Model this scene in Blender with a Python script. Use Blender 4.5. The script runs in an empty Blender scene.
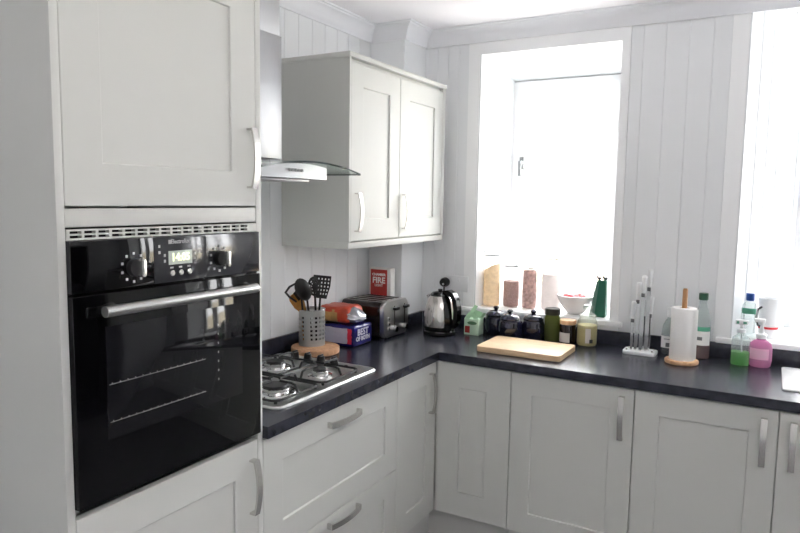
import bpy, bmesh, math, random
from mathutils import Vector, Matrix
random.seed(4)
SC = bpy.context.scene
COL = SC.collection
PI = math.pi

# ------------------------------------------------------------------ materials
def lin(h):
    h = h.lstrip('#')
    o = []
    for i in (0, 2, 4):
        v = int(h[i:i+2], 16)/255
        o.append(v/12.92 if v <= .04045 else ((v+.055)/1.055)**2.4)
    return o

def mat(name, col, rough=.5, metal=0, spec=.5, var=.04, scale=8, bump=0, bscale=60, stretch=(1, 1, 1), coat=0, emit=None, ior=None):
    m = bpy.data.materials.new(name); m.use_nodes = True
    nt = m.node_tree; b = nt.nodes['Principled BSDF']
    b.inputs['Roughness'].default_value = rough
    b.inputs['Metallic'].default_value = metal
    b.inputs['Specular IOR Level'].default_value = spec
    b.inputs['Coat Weight'].default_value = coat
    if ior: b.inputs['IOR'].default_value = ior
    c = lin(col)
    tc = nt.nodes.new('ShaderNodeTexCoord')
    mp = nt.nodes.new('ShaderNodeMapping'); mp.inputs['Scale'].default_value = stretch
    nt.links.new(tc.outputs['Object'], mp.inputs['Vector'])
    n = nt.nodes.new('ShaderNodeTexNoise'); n.inputs['Scale'].default_value = scale; n.inputs['Detail'].default_value = 4
    nt.links.new(mp.outputs['Vector'], n.inputs['Vector'])
    r = nt.nodes.new('ShaderNodeValToRGB')
    r.color_ramp.elements[0].position = .3; r.color_ramp.elements[1].position = .7
    r.color_ramp.elements[0].color = [x*(1-var) for x in c]+[1]
    r.color_ramp.elements[1].color = [min(1, x*(1+var)) for x in c]+[1]
    nt.links.new(n.outputs['Fac'], r.inputs['Fac'])
    nt.links.new(r.outputs['Color'], b.inputs['Base Color'])
    if bump:
        n2 = nt.nodes.new('ShaderNodeTexNoise'); n2.inputs['Scale'].default_value = bscale
        nt.links.new(mp.outputs['Vector'], n2.inputs['Vector'])
        bp = nt.nodes.new('ShaderNodeBump'); bp.inputs['Strength'].default_value = bump; bp.inputs['Distance'].default_value = .002
        nt.links.new(n2.outputs['Fac'], bp.inputs['Height'])
        nt.links.new(bp.outputs['Normal'], b.inputs['Normal'])
    if emit:
        b.inputs['Emission Color'].default_value = lin(emit[0])+[1]; b.inputs['Emission Strength'].default_value = emit[1]
    return m

def glass(name, tint='#ffffff', ior=1.45, rough=.01, frost=0):
    m = bpy.data.materials.new(name); m.use_nodes = True
    nt = m.node_tree; nt.nodes.remove(nt.nodes['Principled BSDF'])
    out = nt.nodes['Material Output']
    t = nt.nodes.new('ShaderNodeBsdfTransparent'); t.inputs['Color'].default_value = lin(tint)+[1]
    g = nt.nodes.new('ShaderNodeBsdfGlossy'); g.inputs['Roughness'].default_value = rough
    lw = nt.nodes.new('ShaderNodeLayerWeight'); pw = nt.nodes.new('ShaderNodeMath'); pw.operation = 'POWER'; pw.inputs[1].default_value = 4
    f = nt.nodes.new('ShaderNodeMath'); f.operation = 'MULTIPLY_ADD'; r0 = ((ior-1)/(ior+1))**2
    nt.links.new(lw.outputs['Facing'], pw.inputs[0]); nt.links.new(pw.outputs[0], f.inputs[0])
    f.inputs[1].default_value = .55*(ior-1)/.45; f.inputs[2].default_value = r0
    mx = nt.nodes.new('ShaderNodeMixShader')
    nt.links.new(f.outputs[0], mx.inputs[0]); nt.links.new(t.outputs[0], mx.inputs[1]); nt.links.new(g.outputs[0], mx.inputs[2])
    last = mx
    if frost:
        d = nt.nodes.new('ShaderNodeBsdfTranslucent'); d.inputs['Color'].default_value = lin(tint)+[1]
        d2 = nt.nodes.new('ShaderNodeBsdfDiffuse'); d2.inputs['Color'].default_value = lin(tint)+[1]
        dm = nt.nodes.new('ShaderNodeMixShader'); dm.inputs[0].default_value = .5
        nt.links.new(d.outputs[0], dm.inputs[1]); nt.links.new(d2.outputs[0], dm.inputs[2])
        m2 = nt.nodes.new('ShaderNodeMixShader'); m2.inputs[0].default_value = frost
        nt.links.new(mx.outputs[0], m2.inputs[1]); nt.links.new(dm.outputs[0], m2.inputs[2]); last = m2
    nt.links.new(last.outputs[0], out.inputs['Surface'])
    return m

def grain(name, col, var=.1, scale=60, tl=.5):
    m = mat(name, col, .8, var=var, scale=scale); nt = m.node_tree; b = nt.nodes['Principled BSDF']
    src = b.inputs['Base Color'].links[0].from_socket
    t = nt.nodes.new('ShaderNodeBsdfTranslucent'); nt.links.new(src, t.inputs['Color'])
    mx = nt.nodes.new('ShaderNodeMixShader'); mx.inputs[0].default_value = tl
    nt.links.new(b.outputs[0], mx.inputs[1]); nt.links.new(t.outputs[0], mx.inputs[2])
    nt.links.new(mx.outputs[0], nt.nodes['Material Output'].inputs['Surface'])
    return m

def wood(name, c1, c2, scale=6, rough=.5, axis=(1, 12, 12)):
    m = mat(name, c1, rough, var=.02)
    nt = m.node_tree; b = nt.nodes['Principled BSDF']
    tc = nt.nodes.new('ShaderNodeTexCoord'); mp = nt.nodes.new('ShaderNodeMapping'); mp.inputs['Scale'].default_value = axis
    n = nt.nodes.new('ShaderNodeTexNoise'); n.inputs['Scale'].default_value = scale; n.inputs['Detail'].default_value = 6
    r = nt.nodes.new('ShaderNodeValToRGB')
    r.color_ramp.elements[0].color = lin(c1)+[1]; r.color_ramp.elements[1].color = lin(c2)+[1]
    r.color_ramp.elements[0].position = .35; r.color_ramp.elements[1].position = .65
    nt.links.new(tc.outputs['Object'], mp.inputs['Vector']); nt.links.new(mp.outputs[0], n.inputs['Vector'])
    nt.links.new(n.outputs['Fac'], r.inputs[0]); nt.links.new(r.outputs[0], b.inputs['Base Color'])
    return m

M = dict(
    wall=mat('white_painted_boards', '#e9ebed', .55, var=.012, scale=3),
    trim=mat('white_gloss_trim', '#f5f6f7', .4, var=.01, scale=3),
    ceil=mat('ceiling_paint', '#f6f4f8', .8, var=.01, scale=3),
    cornice=mat('cornice_plaster', '#eff0f4', .7, var=.01),
    floor=mat('floor_vinyl', '#858588', .45, var=.06, scale=5),
    cab=mat('cabinet_shell_grey', '#d1d2ce', .5, spec=.3, var=.01, scale=3),
    plinth=mat('plinth_grey', '#c9c9c6', .5, var=.01),
    steel=mat('brushed_steel', '#c9c9c8', .3, 1, var=.05, scale=30, stretch=(1, 30, 1), bump=.05),
    steelv=mat('brushed_steel_upright', '#b2b3b6', .42, 1, var=.04, scale=30, stretch=(30, 30, 1)),
    potsteel=mat('pot_steel', '#d9d9d7', .3, .65, var=.03), kettlesteel=mat('kettle_steel', '#e2dfda', .16, .8, var=.03),
    hoodsteel=mat('hood_steel', '#aeafb0', .45, .9, var=.03),
    nickel=mat('satin_nickel', '#dddbd7', .24, .9, var=.02),
    chrome=mat('polished_steel', '#d6d6d6', .1, 1, var=.02),
    worktop=mat('black_laminate', '#2d2f3a', .24, var=.35, scale=28, bump=.03, bscale=250),
    ovenblack=mat('black_enamel', '#0b0b0d', .18, var=.02, spec=.3),
    ovenglass=mat('oven_black_glass', '#08080a', .04, var=.02, spec=.28),
    ovenwin=mat('oven_window_glass', '#17171a', .05, var=.06, spec=.3, scale=2),
    ctrl=mat('control_reflection_grey', '#303135', .12, var=.02, spec=.6),  # grey puts the reflected room into the panel's colour
    lcd=mat('display_grey', '#9aa09a', .3, var=.02, emit=('#a8b0a4', .12)),
    digit=mat('display_digits', '#e8f0b0', .4, emit=('#eef5b8', .5)),
    print_=mat('printed_pale_mark', '#b9b9bb', .5),
    slot=mat('dark_slot', '#09090a', .7),
    iron=mat('cast_iron', '#131314', .42, var=.1),
    blackpl=mat('black_plastic', '#111112', .33, var=.05),
    blackgl=mat('black_gloss_plastic', '#0c0c0e', .14, var=.03),
    brown=mat('dark_toaster_side', '#2a2220', .14, var=.05, coat=.4),
    whitepl=mat('white_plastic', '#eef0f1', .35, var=.01),
    paper=mat('kitchen_paper', '#f4f3f1', .9, var=.015, bump=.3, bscale=120),
    ceramic=mat('white_ceramic', '#e6e0de', .2, var=.01),
    navy=mat('navy_glaze', '#15172e', .12, var=.06, coat=.5),
    board=wood('pale_board_wood', '#dcbb92', '#e9cda8', 5, .5, (3, 30, 30)),
    beech=wood('beech_wood', '#c99a72', '#dbb28c', 6, .5, (10, 10, 2)),
    bark=wood('round_board_side', '#b98a66', '#cfa27d', 6, .6, (10, 10, 4)),
    dowel=wood('dowel_wood', '#a9764a', '#bc8a5c', 6, .5, (20, 20, 2)),
    spatwood=wood('spatula_wood', '#a3702c', '#b9863c', 6, .5, (10, 10, 2)),
    clear=glass('clear_glass', ior=1.2), jarglass=glass('candle_jar_glass', '#eef1ec', 1.5, .03, .14), pane=glass('window_glass'),
    hoodglass=glass('hood_glass', '#eef3f1', 1.45), hoodedge=mat('hood_glass_edge', '#3a4341', .1, var=.02),
    clearpl=glass('clear_plastic', '#eef3f2', 1.35, .06, .18),
    frost=glass('frosted_plastic', '#f0f2f2', 1.35, .1, .45),
    greenliq=glass('green_liquid', '#a2e494', 1.2, .03, .5),
    pinkliq=glass('pink_soap', '#e2aacb', 1.3, .03, .6),
    darkliq=glass('dark_liquid', '#cfa9a9', 1.2, .03, .3),
    pasta=grain('pasta', '#e8d8be', .1, 60, .35),  # jar contents: window glare washed into these paler, translucent colours
    lentil=grain('brown_lentils', '#b39c97', .18, 120, .35),
    beans=grain('mottled_beans', '#c0a9a3', .38, 50, .35),
    flour=grain('pale_flour', '#e0dbd9', .06, 30, .35),
    pickle=glass('green_brine', '#93a064', 1.3, .05, .5), pickles=mat('pickled_olive', '#6b7442', .5, var=.25, scale=40), jardark=mat('dark_jar_lid', '#23261f', .35, var=.05),
    brownjar=mat('brown_jar_glass', '#271a14', .1, var=.1, coat=.5), wax=mat('yellow_candle_wax', '#c2b37c', .5, var=.06),
    label=mat('paper_label', '#cfc9c2', .7, var=.04), labelw=mat('white_label', '#f0efec', .6, var=.03),
    mint=mat('mint_carton', '#c0dac1', .6, var=.06), red=mat('red_print', '#a8271f', .5, var=.08), orange=mat('orange_print', '#c0452a', .35, var=.15, scale=25),
    tan=mat('tan_bread', '#b08a50', .4, var=.3, scale=25, bump=.3, bscale=40), blue=mat('blue_bread_wrap', '#1e1c66', .25, var=.15, scale=20, bump=.3, bscale=30),
    redwrap=mat('red_bread_stripe', '#c01f3c', .3, var=.06), silver=mat('silver_wrap', '#c2c3cc', .25, .5, var=.2, scale=30), info=mat('pale_info_panel', '#bcbcd0', .5, var=.06),
    boxwhite=mat('white_card', '#e7e6e2', .6, var=.02), darkred=mat('maroon_print', '#7d2a22', .6, var=.3, scale=60),
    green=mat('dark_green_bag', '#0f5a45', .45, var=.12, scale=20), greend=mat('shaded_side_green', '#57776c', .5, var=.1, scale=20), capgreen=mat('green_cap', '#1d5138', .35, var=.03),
    teal=mat('green_print', '#4c9a7c', .5, var=.05), bluecap=mat('blue_cap', '#25509a', .35, var=.03), redrim=mat('red_plastic', '#d2303a', .35, var=.03),
    leafgreen=mat('print_green', '#5f8a63', .6, var=.1), sweets=mat('red_sweets', '#cf5a5c', .5, var=.25, scale=40),
    socket=mat('socket_white', '#e4e6e8', .35, var=.01),
    pvc=mat('window_pvc', '#f4f5f6', .35, var=.01), grey=mat('grey_metal', '#77797a', .35, .6, var=.03),
    render=mat('garden_render', '#f0e9dc', .9, var=.04), tanout=mat('tan_shed_boards', '#4a3c28', .9, var=.06), fenceout=mat('pale_fence', '#d8ccb4', .9, var=.1), paving=mat('pale_paving', '#dcd9d2', .9, var=.1),
    hall=mat('hall_dark', '#2a2625', .8, var=.04),
)

# ------------------------------------------------------------------ geometry helpers
def bmn(): return bmesh.new()

def _mi(bm, n0, mi):
    bm.faces.ensure_lookup_table()
    for f in bm.faces[n0:]: f.material_index = mi

def box(bm, x0, x1, y0, y1, z0, z1, bev=0, mi=0, seg=2, mtx=None):
    t = bmesh.new()
    bmesh.ops.create_cube(t, size=1)
    for v in t.verts:
        v.co = Vector(((x0+x1)/2+v.co.x*(x1-x0), (y0+y1)/2+v.co.y*(y1-y0), (z0+z1)/2+v.co.z*(z1-z0)))
    if bev: bmesh.ops.bevel(t, geom=t.edges[:], offset=bev, segments=seg, affect='EDGES', profile=.5)
    return merge(bm, t, mi, mtx)

def merge(bm, t, mi=0, mtx=None):
    if mtx is not None: bmesh.ops.transform(t, matrix=mtx, verts=t.verts[:])
    mp = {}
    for v in t.verts: mp[v] = bm.verts.new(v.co)
    for f in t.faces:
        try: nf = bm.faces.new([mp[v] for v in f.verts])
        except ValueError: continue
        nf.material_index = mi if mi is not None else f.material_index
    t.free(); return bm

def lathe(bm, prof, seg=32, c=(0, 0, 0), mi=0, sx=1, sy=1, mtx=None, pw=None):
    """prof: (r,z) from bottom to top; closes the ends when r = 0. pw: squircle power"""
    t = bmesh.new(); rings = []
    for r, z in prof:
        if r < 1e-6: rings.append([t.verts.new((c[0], c[1], c[2]+z))])
        else:
            R = []
            for i in range(seg):
                a = 2*PI*i/seg; ca, sa = math.cos(a), math.sin(a)
                if pw:
                    k = (abs(ca)**pw+abs(sa)**pw)**(-1/pw); ca *= k; sa *= k
                R.append(t.verts.new((c[0]+r*sx*ca, c[1]+r*sy*sa, c[2]+z)))
            rings.append(R)
    for A, B in zip(rings, rings[1:]):
        if len(A) == 1 and len(B) == 1: continue
        for i in range(seg):
            j = (i+1) % seg
            if len(A) == 1: t.faces.new((A[0], B[j], B[i]))
            elif len(B) == 1: t.faces.new((A[i], A[j], B[0]))
            else: t.faces.new((A[i], A[j], B[j], B[i]))
    return merge(bm, t, mi, mtx)

def cyl(bm, c, r, z0, z1, seg=24, mi=0, bev=0, mtx=None):
    if bev: p = [(0, z0), (r-bev, z0), (r, z0+bev), (r, z1-bev), (r-bev, z1), (0, z1)]
    else: p = [(0, z0), (r, z0), (r, z1), (0, z1)]
    return lathe(bm, p, seg, c, mi, mtx=mtx)

def tube(bm, pts, r, seg=10, mi=0, closed=False, w=None, up=None, radii=None):
    """sweep of a circle (or a w x 2r flat section) along pts"""
    t = bmesh.new(); P = [Vector(p) for p in pts]; n = len(P); rings = []; prev = None
    for i in range(n):
        if closed: d = P[(i+1) % n]-P[i-1]
        else: d = P[min(i+1, n-1)]-P[max(i-1, 0)]
        d.normalize()
        if prev is None:
            u = Vector(up) if up else (Vector((0, 0, 1)) if abs(d.z) < .9 else Vector((1, 0, 0)))
        else: u = prev
        u = (u-d*u.dot(d)).normalized(); prev = u; s = d.cross(u)
        rr = radii[i] if radii else r
        if w: ring = [P[i]+s*a*w/2+u*b*rr for a, b in ((-1, -1), (1, -1), (1, 1), (-1, 1))]
        else: ring = [P[i]+(u*math.cos(2*PI*k/seg)+s*math.sin(2*PI*k/seg))*rr for k in range(seg)]
        rings.append([t.verts.new(x) for x in ring])
    m = len(rings[0])
    for i in range(n if closed else n-1):
        A, B = rings[i], rings[(i+1) % n]
        for k in range(m): t.faces.new((A[k], A[(k+1) % m], B[(k+1) % m], B[k]))
    if not closed:
        t.faces.new(rings[0][::-1]); t.faces.new(rings[-1])
    bmesh.ops.recalc_face_normals(t, faces=t.faces[:])
    return merge(bm, t, mi)

def prism(bm, poly, a0, a1, plane='xy', mi=0, bev=0, mtx=None):
    """extrude a 2D polygon: plane xy -> along z, xz -> along y, yz -> along x"""
    t = bmesh.new()
    f = {'xy': lambda p, a: (p[0], p[1], a), 'xz': lambda p, a: (p[0], a, p[1]), 'yz': lambda p, a: (a, p[0], p[1])}[plane]
    A = [t.verts.new(f(p, a0)) for p in poly]; B = [t.verts.new(f(p, a1)) for p in poly]; n = len(poly)
    t.faces.new(A[::-1]); t.faces.new(B)
    for i in range(n): t.faces.new((A[i], A[(i+1) % n], B[(i+1) % n], B[i]))
    bmesh.ops.recalc_face_normals(t, faces=t.faces[:])
    if bev: bmesh.ops.bevel(t, geom=t.edges[:], offset=bev, segments=2, affect='EDGES', profile=.5)
    return merge(bm, t, mi, mtx)

def rrect(x0, x1, y0, y1, r, n=5):
    o = []
    for cx, cy, a in ((x1-r, y1-r, 0), (x0+r, y1-r, 90), (x0+r, y0+r, 180), (x1-r, y0+r, 270)):
        for i in range(n+1):
            t = math.radians(a+90*i/n); o.append((cx+r*math.cos(t), cy+r*math.sin(t)))
    return o

def cells(bm, xs, ys, keep, z0, z1, plane='xy', mi=0):
    """slab made of grid cells; keep(i, j) -> bool; shared sides stay open"""
    t = bmesh.new(); V = {}
    f = {'xy': lambda x, y, a: (x, y, a), 'xz': lambda x, y, a: (x, a, y)}[plane]
    def g(i, j, k):
        if (i, j, k) not in V: V[(i, j, k)] = t.verts.new(f(xs[i], ys[j], (z0, z1)[k]))
        return V[(i, j, k)]
    nx, ny = len(xs)-1, len(ys)-1
    K = lambda i, j: 0 <= i < nx and 0 <= j < ny and keep(i, j)
    for i in range(nx):
        for j in range(ny):
            if not K(i, j): continue
            t.faces.new((g(i, j, 1), g(i+1, j, 1), g(i+1, j+1, 1), g(i, j+1, 1)))
            t.faces.new((g(i, j, 0), g(i, j+1, 0), g(i+1, j+1, 0), g(i+1, j, 0)))
            if not K(i-1, j): t.faces.new((g(i, j, 0), g(i, j, 1), g(i, j+1, 1), g(i, j+1, 0)))
            if not K(i+1, j): t.faces.new((g(i+1, j, 0), g(i+1, j+1, 0), g(i+1, j+1, 1), g(i+1, j, 1)))
            if not K(i, j-1): t.faces.new((g(i, j, 0), g(i+1, j, 0), g(i+1, j, 1), g(i, j, 1)))
            if not K(i, j+1): t.faces.new((g(i, j+1, 0), g(i, j+1, 1), g(i+1, j+1, 1), g(i+1, j+1, 0)))
    bmesh.ops.recalc_face_normals(t, faces=t.faces[:])
    return merge(bm, t, mi)

def obj(name, bm, mats, parent=None, smooth=35, loc=None):
    me = bpy.data.meshes.new(name); bm.normal_update(); bm.to_mesh(me); bm.free()
    if not isinstance(mats, (list, tuple)): mats = [mats]
    for m in mats: me.materials.append(M[m] if isinstance(m, str) else m)
    if smooth:
        me.shade_smooth(); me.set_sharp_from_angle(angle=math.radians(smooth))
    o = bpy.data.objects.new(name, me); COL.objects.link(o)
    if loc: o.location = loc
    if parent: o.parent = parent
    return o

def thing(name, label, cat, loc=(0, 0, 0), rz=0, group=None):
    o = bpy.data.objects.new(name, None); COL.objects.link(o)
    o.location = loc; o.rotation_euler = (0, 0, rz); o.empty_display_size = .05
    o['label'] = label; o['category'] = cat
    if group: o['group'] = group
    return o

def tag(o, label, cat, group=None):
    o['label'] = label; o['category'] = cat
    if group: o['group'] = group
    return o

def struct(name, bm, m, parent=None, smooth=0):
    o = obj(name, bm, m, parent, smooth)
    if not parent: o['kind'] = 'structure'
    return o

def text_bm(s, size, mtx, depth=.0006, bold=0, align='CENTER'):
    cu = bpy.data.curves.new('lettering', 'FONT'); cu.body = s; cu.size = size; cu.extrude = depth; cu.offset = bold
    cu.align_x = align; cu.align_y = 'CENTER'; cu.resolution_u = 3
    o = bpy.data.objects.new('lettering', cu); COL.objects.link(o)
    dg = bpy.context.evaluated_depsgraph_get(); dg.update()
    me = bpy.data.meshes.new_from_object(o.evaluated_get(dg))
    bm = bmesh.new(); bm.from_mesh(me); bmesh.ops.transform(bm, matrix=mtx, verts=bm.verts[:])
    bpy.data.objects.remove(o); bpy.data.curves.remove(cu); bpy.data.meshes.remove(me)
    return bm

def face_mtx(loc, rz=0):     # lettering upright on a wall whose front looks to local -Y
    return Matrix.Translation(loc) @ Matrix.Rotation(rz, 4, 'Z') @ Matrix.Rotation(PI/2, 4, 'X')

# ------------------------------------------------------------------ the room
CEIL, CB = 2.49, 2.413
XR, YR = 3.3, -4.5                   # right wall, rear wall
S1 = 1.025                           # sill of the first window
bm = bmn(); box(bm, -.2, XR+.2, YR-.2, .7, -.1, 0); struct('floor', bm, 'floor')
bm = bmn(); box(bm, -.2, XR+.2, YR-.2, .6, CEIL, CEIL+.1); struct('ceiling', bm, 'ceil')

def groove_poly(L, pitch=.1, d=.004, start=.05, h=.0022):
    """2D profile (s, out): board fronts at out = 0, V grooves d deep, back at -.02"""
    p = [(0, -.02), (0, 0)]; s = start
    while s < L-.012:
        p += [(s-h, 0), (s-.001, -d*.6), (s+.001, -d*.6), (s+h, 0)]; s += pitch
    p += [(L, 0), (L, -.02)]
    return p

# left wall, tongue-and-groove boards
bm = bmn(); box(bm, -.2, -.02, YR, .02, 0, CEIL)
prism(bm, [(o, s+YR) for s, o in groove_poly(-YR-.0)], 0, CEIL, 'xy')
struct('wall_left', bm, 'wall')

# back wall with two deep window recesses
W1 = (.522, 1.238, S1-.03, 2.352); W1b = (.556, 1.205, 1.0, 2.262)      # at the room face / at the frame
W2 = (1.765, 2.80, .97, 2.485); W2b = (1.99, 2.72, .97, 2.485)
D1, D2 = .42, .50
bm = bmn()
xs = [-.2, W1[0], W1[1], W2[0], W2[1], XR+.2]; zs = [0, .97, W1[2], W1[3], W2[3], CEIL]
def keepback(i, j):
    if i == 1 and j in (2,): return False
    if i == 3 and j in (1, 2, 3): return False
    return True
cells(bm, xs, zs, keepback, .02, .6, 'xz')
# reveal linings (splayed)
prism(bm, [(W1[0], .02), (W1b[0], D1+.1), (W1[0]-.0, .6), (W1[0]-.02, .6), (W1[0]-.02, .02)], W1[2], W1[3], 'xy')
prism(bm, [(W1[1], .02), (W1b[1], D1+.1), (W1[1], .6), (W1[1]+.02, .6), (W1[1]+.02, .02)], W1[2], W1[3], 'xy')
prism(bm, [(.02, W1[3]), (D1+.1, W1b[3]), (.6, W1[3]), (.6, W1[3]+.02), (.02, W1[3]+.02)], W1[0], W1[1], 'yz')
prism(bm, [(W2[0], .02), (W2b[0], D2+.1), (W2[0], .6)], W2[2], W2[3], 'xy')
prism(bm, [(W2[1], .02), (W2[1], .6), (W2b[1], D2+.1)], W2[2], W2[3], 'xy')
struct('wall_back', bm, 'wall')

# board panelling and flat boards on the back wall
def panel_back(x0, x1, z0, z1, grooved, name, m='wall'):
    bm = bmn()
    if grooved: prism(bm, [(x0+s, -o) for s, o in groove_poly(x1-x0, .062 if grooved == 2 else .098, start=.03 if grooved == 2 else .055)], z0, z1, 'xy')
    else: box(bm, x0, x1, -.004, .0199, z0, z1, .002)
    return struct(name, bm, m)
panel_back(.0, .459, .0, CEIL, 2, 'trim_1')
bm = bmn()
cells(bm, [.46, W1[0], W1[1], 1.277], [0, W1[2], W1[3], CEIL], lambda i, j: not (i == 1 and j == 1), -.004, .0199, 'xz')
struct('trim_2', bm, 'trim')
panel_back(1.278, 1.699, 0, CEIL, 1, 'trim_3')
bm = bmn()
cells(bm, [1.70, W2[0], W2[1], 2.87], [0, W2[2], W2[3], CEIL], lambda i, j: not (i == 1 and j == 1), -.004, .0199, 'xz')
struct('trim_4', bm, 'trim')
panel_back(2.871, XR, 0, CEIL, 1, 'trim_5')
# tongue-and-groove lining of the splayed left reveal of window two, and of window one's left reveal
def lining(x0, y0, x1, y1, z0, z1, name, pitch, nside=1):
    bm = bmn(); L = math.hypot(x1-x0, y1-y0); ux, uy = (x1-x0)/L, (y1-y0)/L; nx, ny = uy*nside, -ux*nside
    pts = [(x0+ux*s+nx*(o+.008), y0+uy*s+ny*(o+.008)) for s, o in groove_poly(L, pitch, .02, pitch, .009)]
    prism(bm, pts, z0, z1, 'xy'); return struct(name, bm, 'wall')
lining(W2[0], .0, W2b[0]+.005, D2, W2[2]+.03, W2[3], 'trim_6', .1)
lining(W1[0], .0, W1b[0], D1, W1[2]+.03, W1[3], 'trim_7', .09)

# boxed-in corner
bm = bmn(); prism(bm, [(0.0, 0), (0.0, -.24), (.205, -.24), (.205, 0)], 0, CEIL, 'xy', bev=.003); struct('wall_corner_box', bm, 'wall')['kind'] = 'structure'

# cornice swept round the walls
def cornice(path, name):
    pr = [(0, -.077), (.008, -.077), (.012, -.068), (.016, -.064), (.022, -.046), (.034, -.030), (.050, -.019), (.062, -.014), (.066, -.008), (.074, -.006), (.076, 0), (0, 0)]
    t = bmn(); P = [Vector((x, y)) for x, y in path]; rings = []
    for i, p in enumerate(P):
        ns = []
        if i > 0: d = (p-P[i-1]).normalized(); ns.append(Vector((d.y, -d.x)))
        if i < len(P)-1: d = (P[i+1]-p).normalized(); ns.append(Vector((d.y, -d.x)))
        n = sum(ns, Vector((0, 0))); n.normalize(); n = n/n.dot(ns[0])
        rings.append([t.verts.new((p.x+n.x*a, p.y+n.y*a, CEIL+z)) for a, z in pr])
    for A, B in zip(rings, rings[1:]):
        for k in range(len(pr)): t.faces.new((A[k], A[(k+1) % len(pr)], B[(k+1) % len(pr)], B[k]))
    bmesh.ops.recalc_face_normals(t, faces=t.faces[:])
    return struct(name, t, 'cornice', smooth=30)
cornice([(0, YR+.002), (0, -.24), (.205, -.24), (.205, -.004), (XR, -.004), (XR, YR+.002)], 'trim_8')

# right wall with an open doorway to a dark passage, rear wall
bm = bmn()
t = bmn(); cells(t, [YR, -2.3, -1.25, .02], [0, 2.05, CEIL], lambda i, j: not (i == 1 and j == 0), 0, .15, 'xz')
merge(bm, t, 0, Matrix(((0, 1, 0, XR), (1, 0, 0, 0), (0, 0, 1, 0), (0, 0, 0, 1))))
bmesh.ops.recalc_face_normals(bm, faces=bm.faces[:])
struct('wall_right', bm, 'wall')
bm = bmn(); box(bm, XR+.15, XR+1.3, -2.5, -1.05, 0, 2.2); bmesh.ops.delete(bm, geom=[f for f in bm.faces if f.calc_center_median().x < XR+.2], context='FACES')
struct('wall_passage', bm, 'hall')['kind'] = 'structure'
bm = bmn(); box(bm, -.2, XR+.2, YR-.15, YR, 0, CEIL); struct('wall_rear', bm, 'wall')

# windows ----------------------------------------------------------
def window(n, x0, x1, y, z0, z1, mull, hx, hz):
    bm = bmn(); F = .05
    xs = [x0, x0+F]+([mull-.03, mull+.03] if mull else [])+[x1-F, x1]
    cells(bm, xs, [z0, z0+F, z1-F, z1], lambda i, j: j in (0, 2) or i % 2 == 0, y, y+.06, 'xz')
    w = struct('window_%d' % n, bm, 'pvc')
    lights = [(x0+F, mull-.03), (mull+.03, x1-F)] if mull else [(x0+F, x1-F)]
    for k, (a, b) in enumerate(lights):
        bm = bmn(); s = .04
        cells(bm, [a, a+s, b-s, b], [z0+F, z0+F+s, z1-F-s, z1-F], lambda i, j: not (i == 1 and j == 1), y-.012, y+.045, 'xz')
        sa = struct('sash', bm, 'pvc', w)
        bm = bmn(); box(bm, a+s, b-s, y+.015, y+.019, z0+F+s, z1-F-s); struct('pane', bm, 'pane', sa)
    bm = bmn()
    box(bm, hx-.012, hx+.012, y-.024, y-.012, hz-.035, hz+.035, .003)
    box(bm, hx-.009, hx+.009, y-.05, y-.024, hz-.01, hz+.012, .003)
    box(bm, hx-.009, hx+.009, y-.056, y-.044, hz-.075, hz+.012, .004)
    struct('window_handle', bm, 'grey', w, 40)
    return w
w1 = window(1, .556, 1.205, .41, S1-.002, 2.275, None, .628, 1.815)
w2 = window(2, 1.99, 2.72, D2, 1.0, 2.484, 2.36, 2.42, 1.6)
bm = bmn(); prism(bm, [(W1[0], .0), (W1[1], .0), (W1b[1], .41), (W1b[0], .41)], S1-.028, S1, 'xy'); box(bm, .44, 1.30, -.024, 0, S1-.026, S1, .004)
struct('trim_9', bm, 'trim', smooth=30)
bm = bmn(); prism(bm, [(W2[0], 0), (W2[1], 0), (W2b[1], D2), (W2b[0], D2)], .972, 1.0, 'xy'); box(bm, 1.71, 2.86, -.022, 0, .974, 1.0, .004)
struct('trim_10', bm, 'trim', smooth=30)

# outside ----------------------------------------------------------
bm = bmn(); box(bm, -6, 9, .61, 12, -.3, -.2); struct('ground', bm, 'paving')
g = thing('garden_shed', 'tan boarded garden shed seen pale through the bright window', 'shed', (1.05, 6.0, -.2))
bm = bmn()
for k in range(12): box(bm, -1.02+k*.17, -.86+k*.17, 0, 1.4, 0, 1.45, .008)
obj('boarded_wall', bm, 'tanout', g)
bm = bmn(); prism(bm, [(-.12, 1.44), (1.52, 1.75), (1.52, 1.80), (-.12, 1.49)], -1.12, 1.12, 'yz'); obj('roof', bm, 'fenceout', g)
bm = bmn(); box(bm, -.35, .35, -.03, 0, .02, 1.38, .01); obj('shed_door', bm, 'fenceout', g)
g = thing('garden_fence', 'pale boarded fence at the far end of the garden', 'fence', (0, 8.5, -.2))
bm = bmn()
for k in range(60): box(bm, -6+k*.25, -5.77+k*.25, 0, .03, 0, 1.9, .006)
obj('fence_boards', bm, 'fenceout', g)
for k in range(7):
    bm = bmn(); box(bm, -6+k*2.4, -5.9+k*2.4, .03, .13, 0, 2.0, .01); obj('post', bm, 'fenceout', g)

# ------------------------------------------------------------------ cabinets
FR_, TH = .09, .02
def door_bm(x0, x1, z0, z1, fr=FR_, rec=.007):
    """shaker front: its face at y = 0, back at y = TH"""
    t = bmn(); c = .0015
    def ring(i, y): return [t.verts.new(p) for p in ((x0+i, y, z0+i), (x1-i, y, z0+i), (x1-i, y, z1-i), (x0+i, y, z1-i))]
    R = [ring(0, TH), ring(0, c), ring(c, 0), ring(fr, 0), ring(fr+.002, .001), ring(fr+.0035, rec)]
    t.faces.new(R[0])
    for A, B in zip(R, R[1:]):
        for k in range(4): t.faces.new((A[k], A[(k+1) % 4], B[(k+1) % 4], B[k]))
    t.faces.new(R[-1])
    bmesh.ops.recalc_face_normals(t, faces=t.faces[:])
    return t

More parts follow.
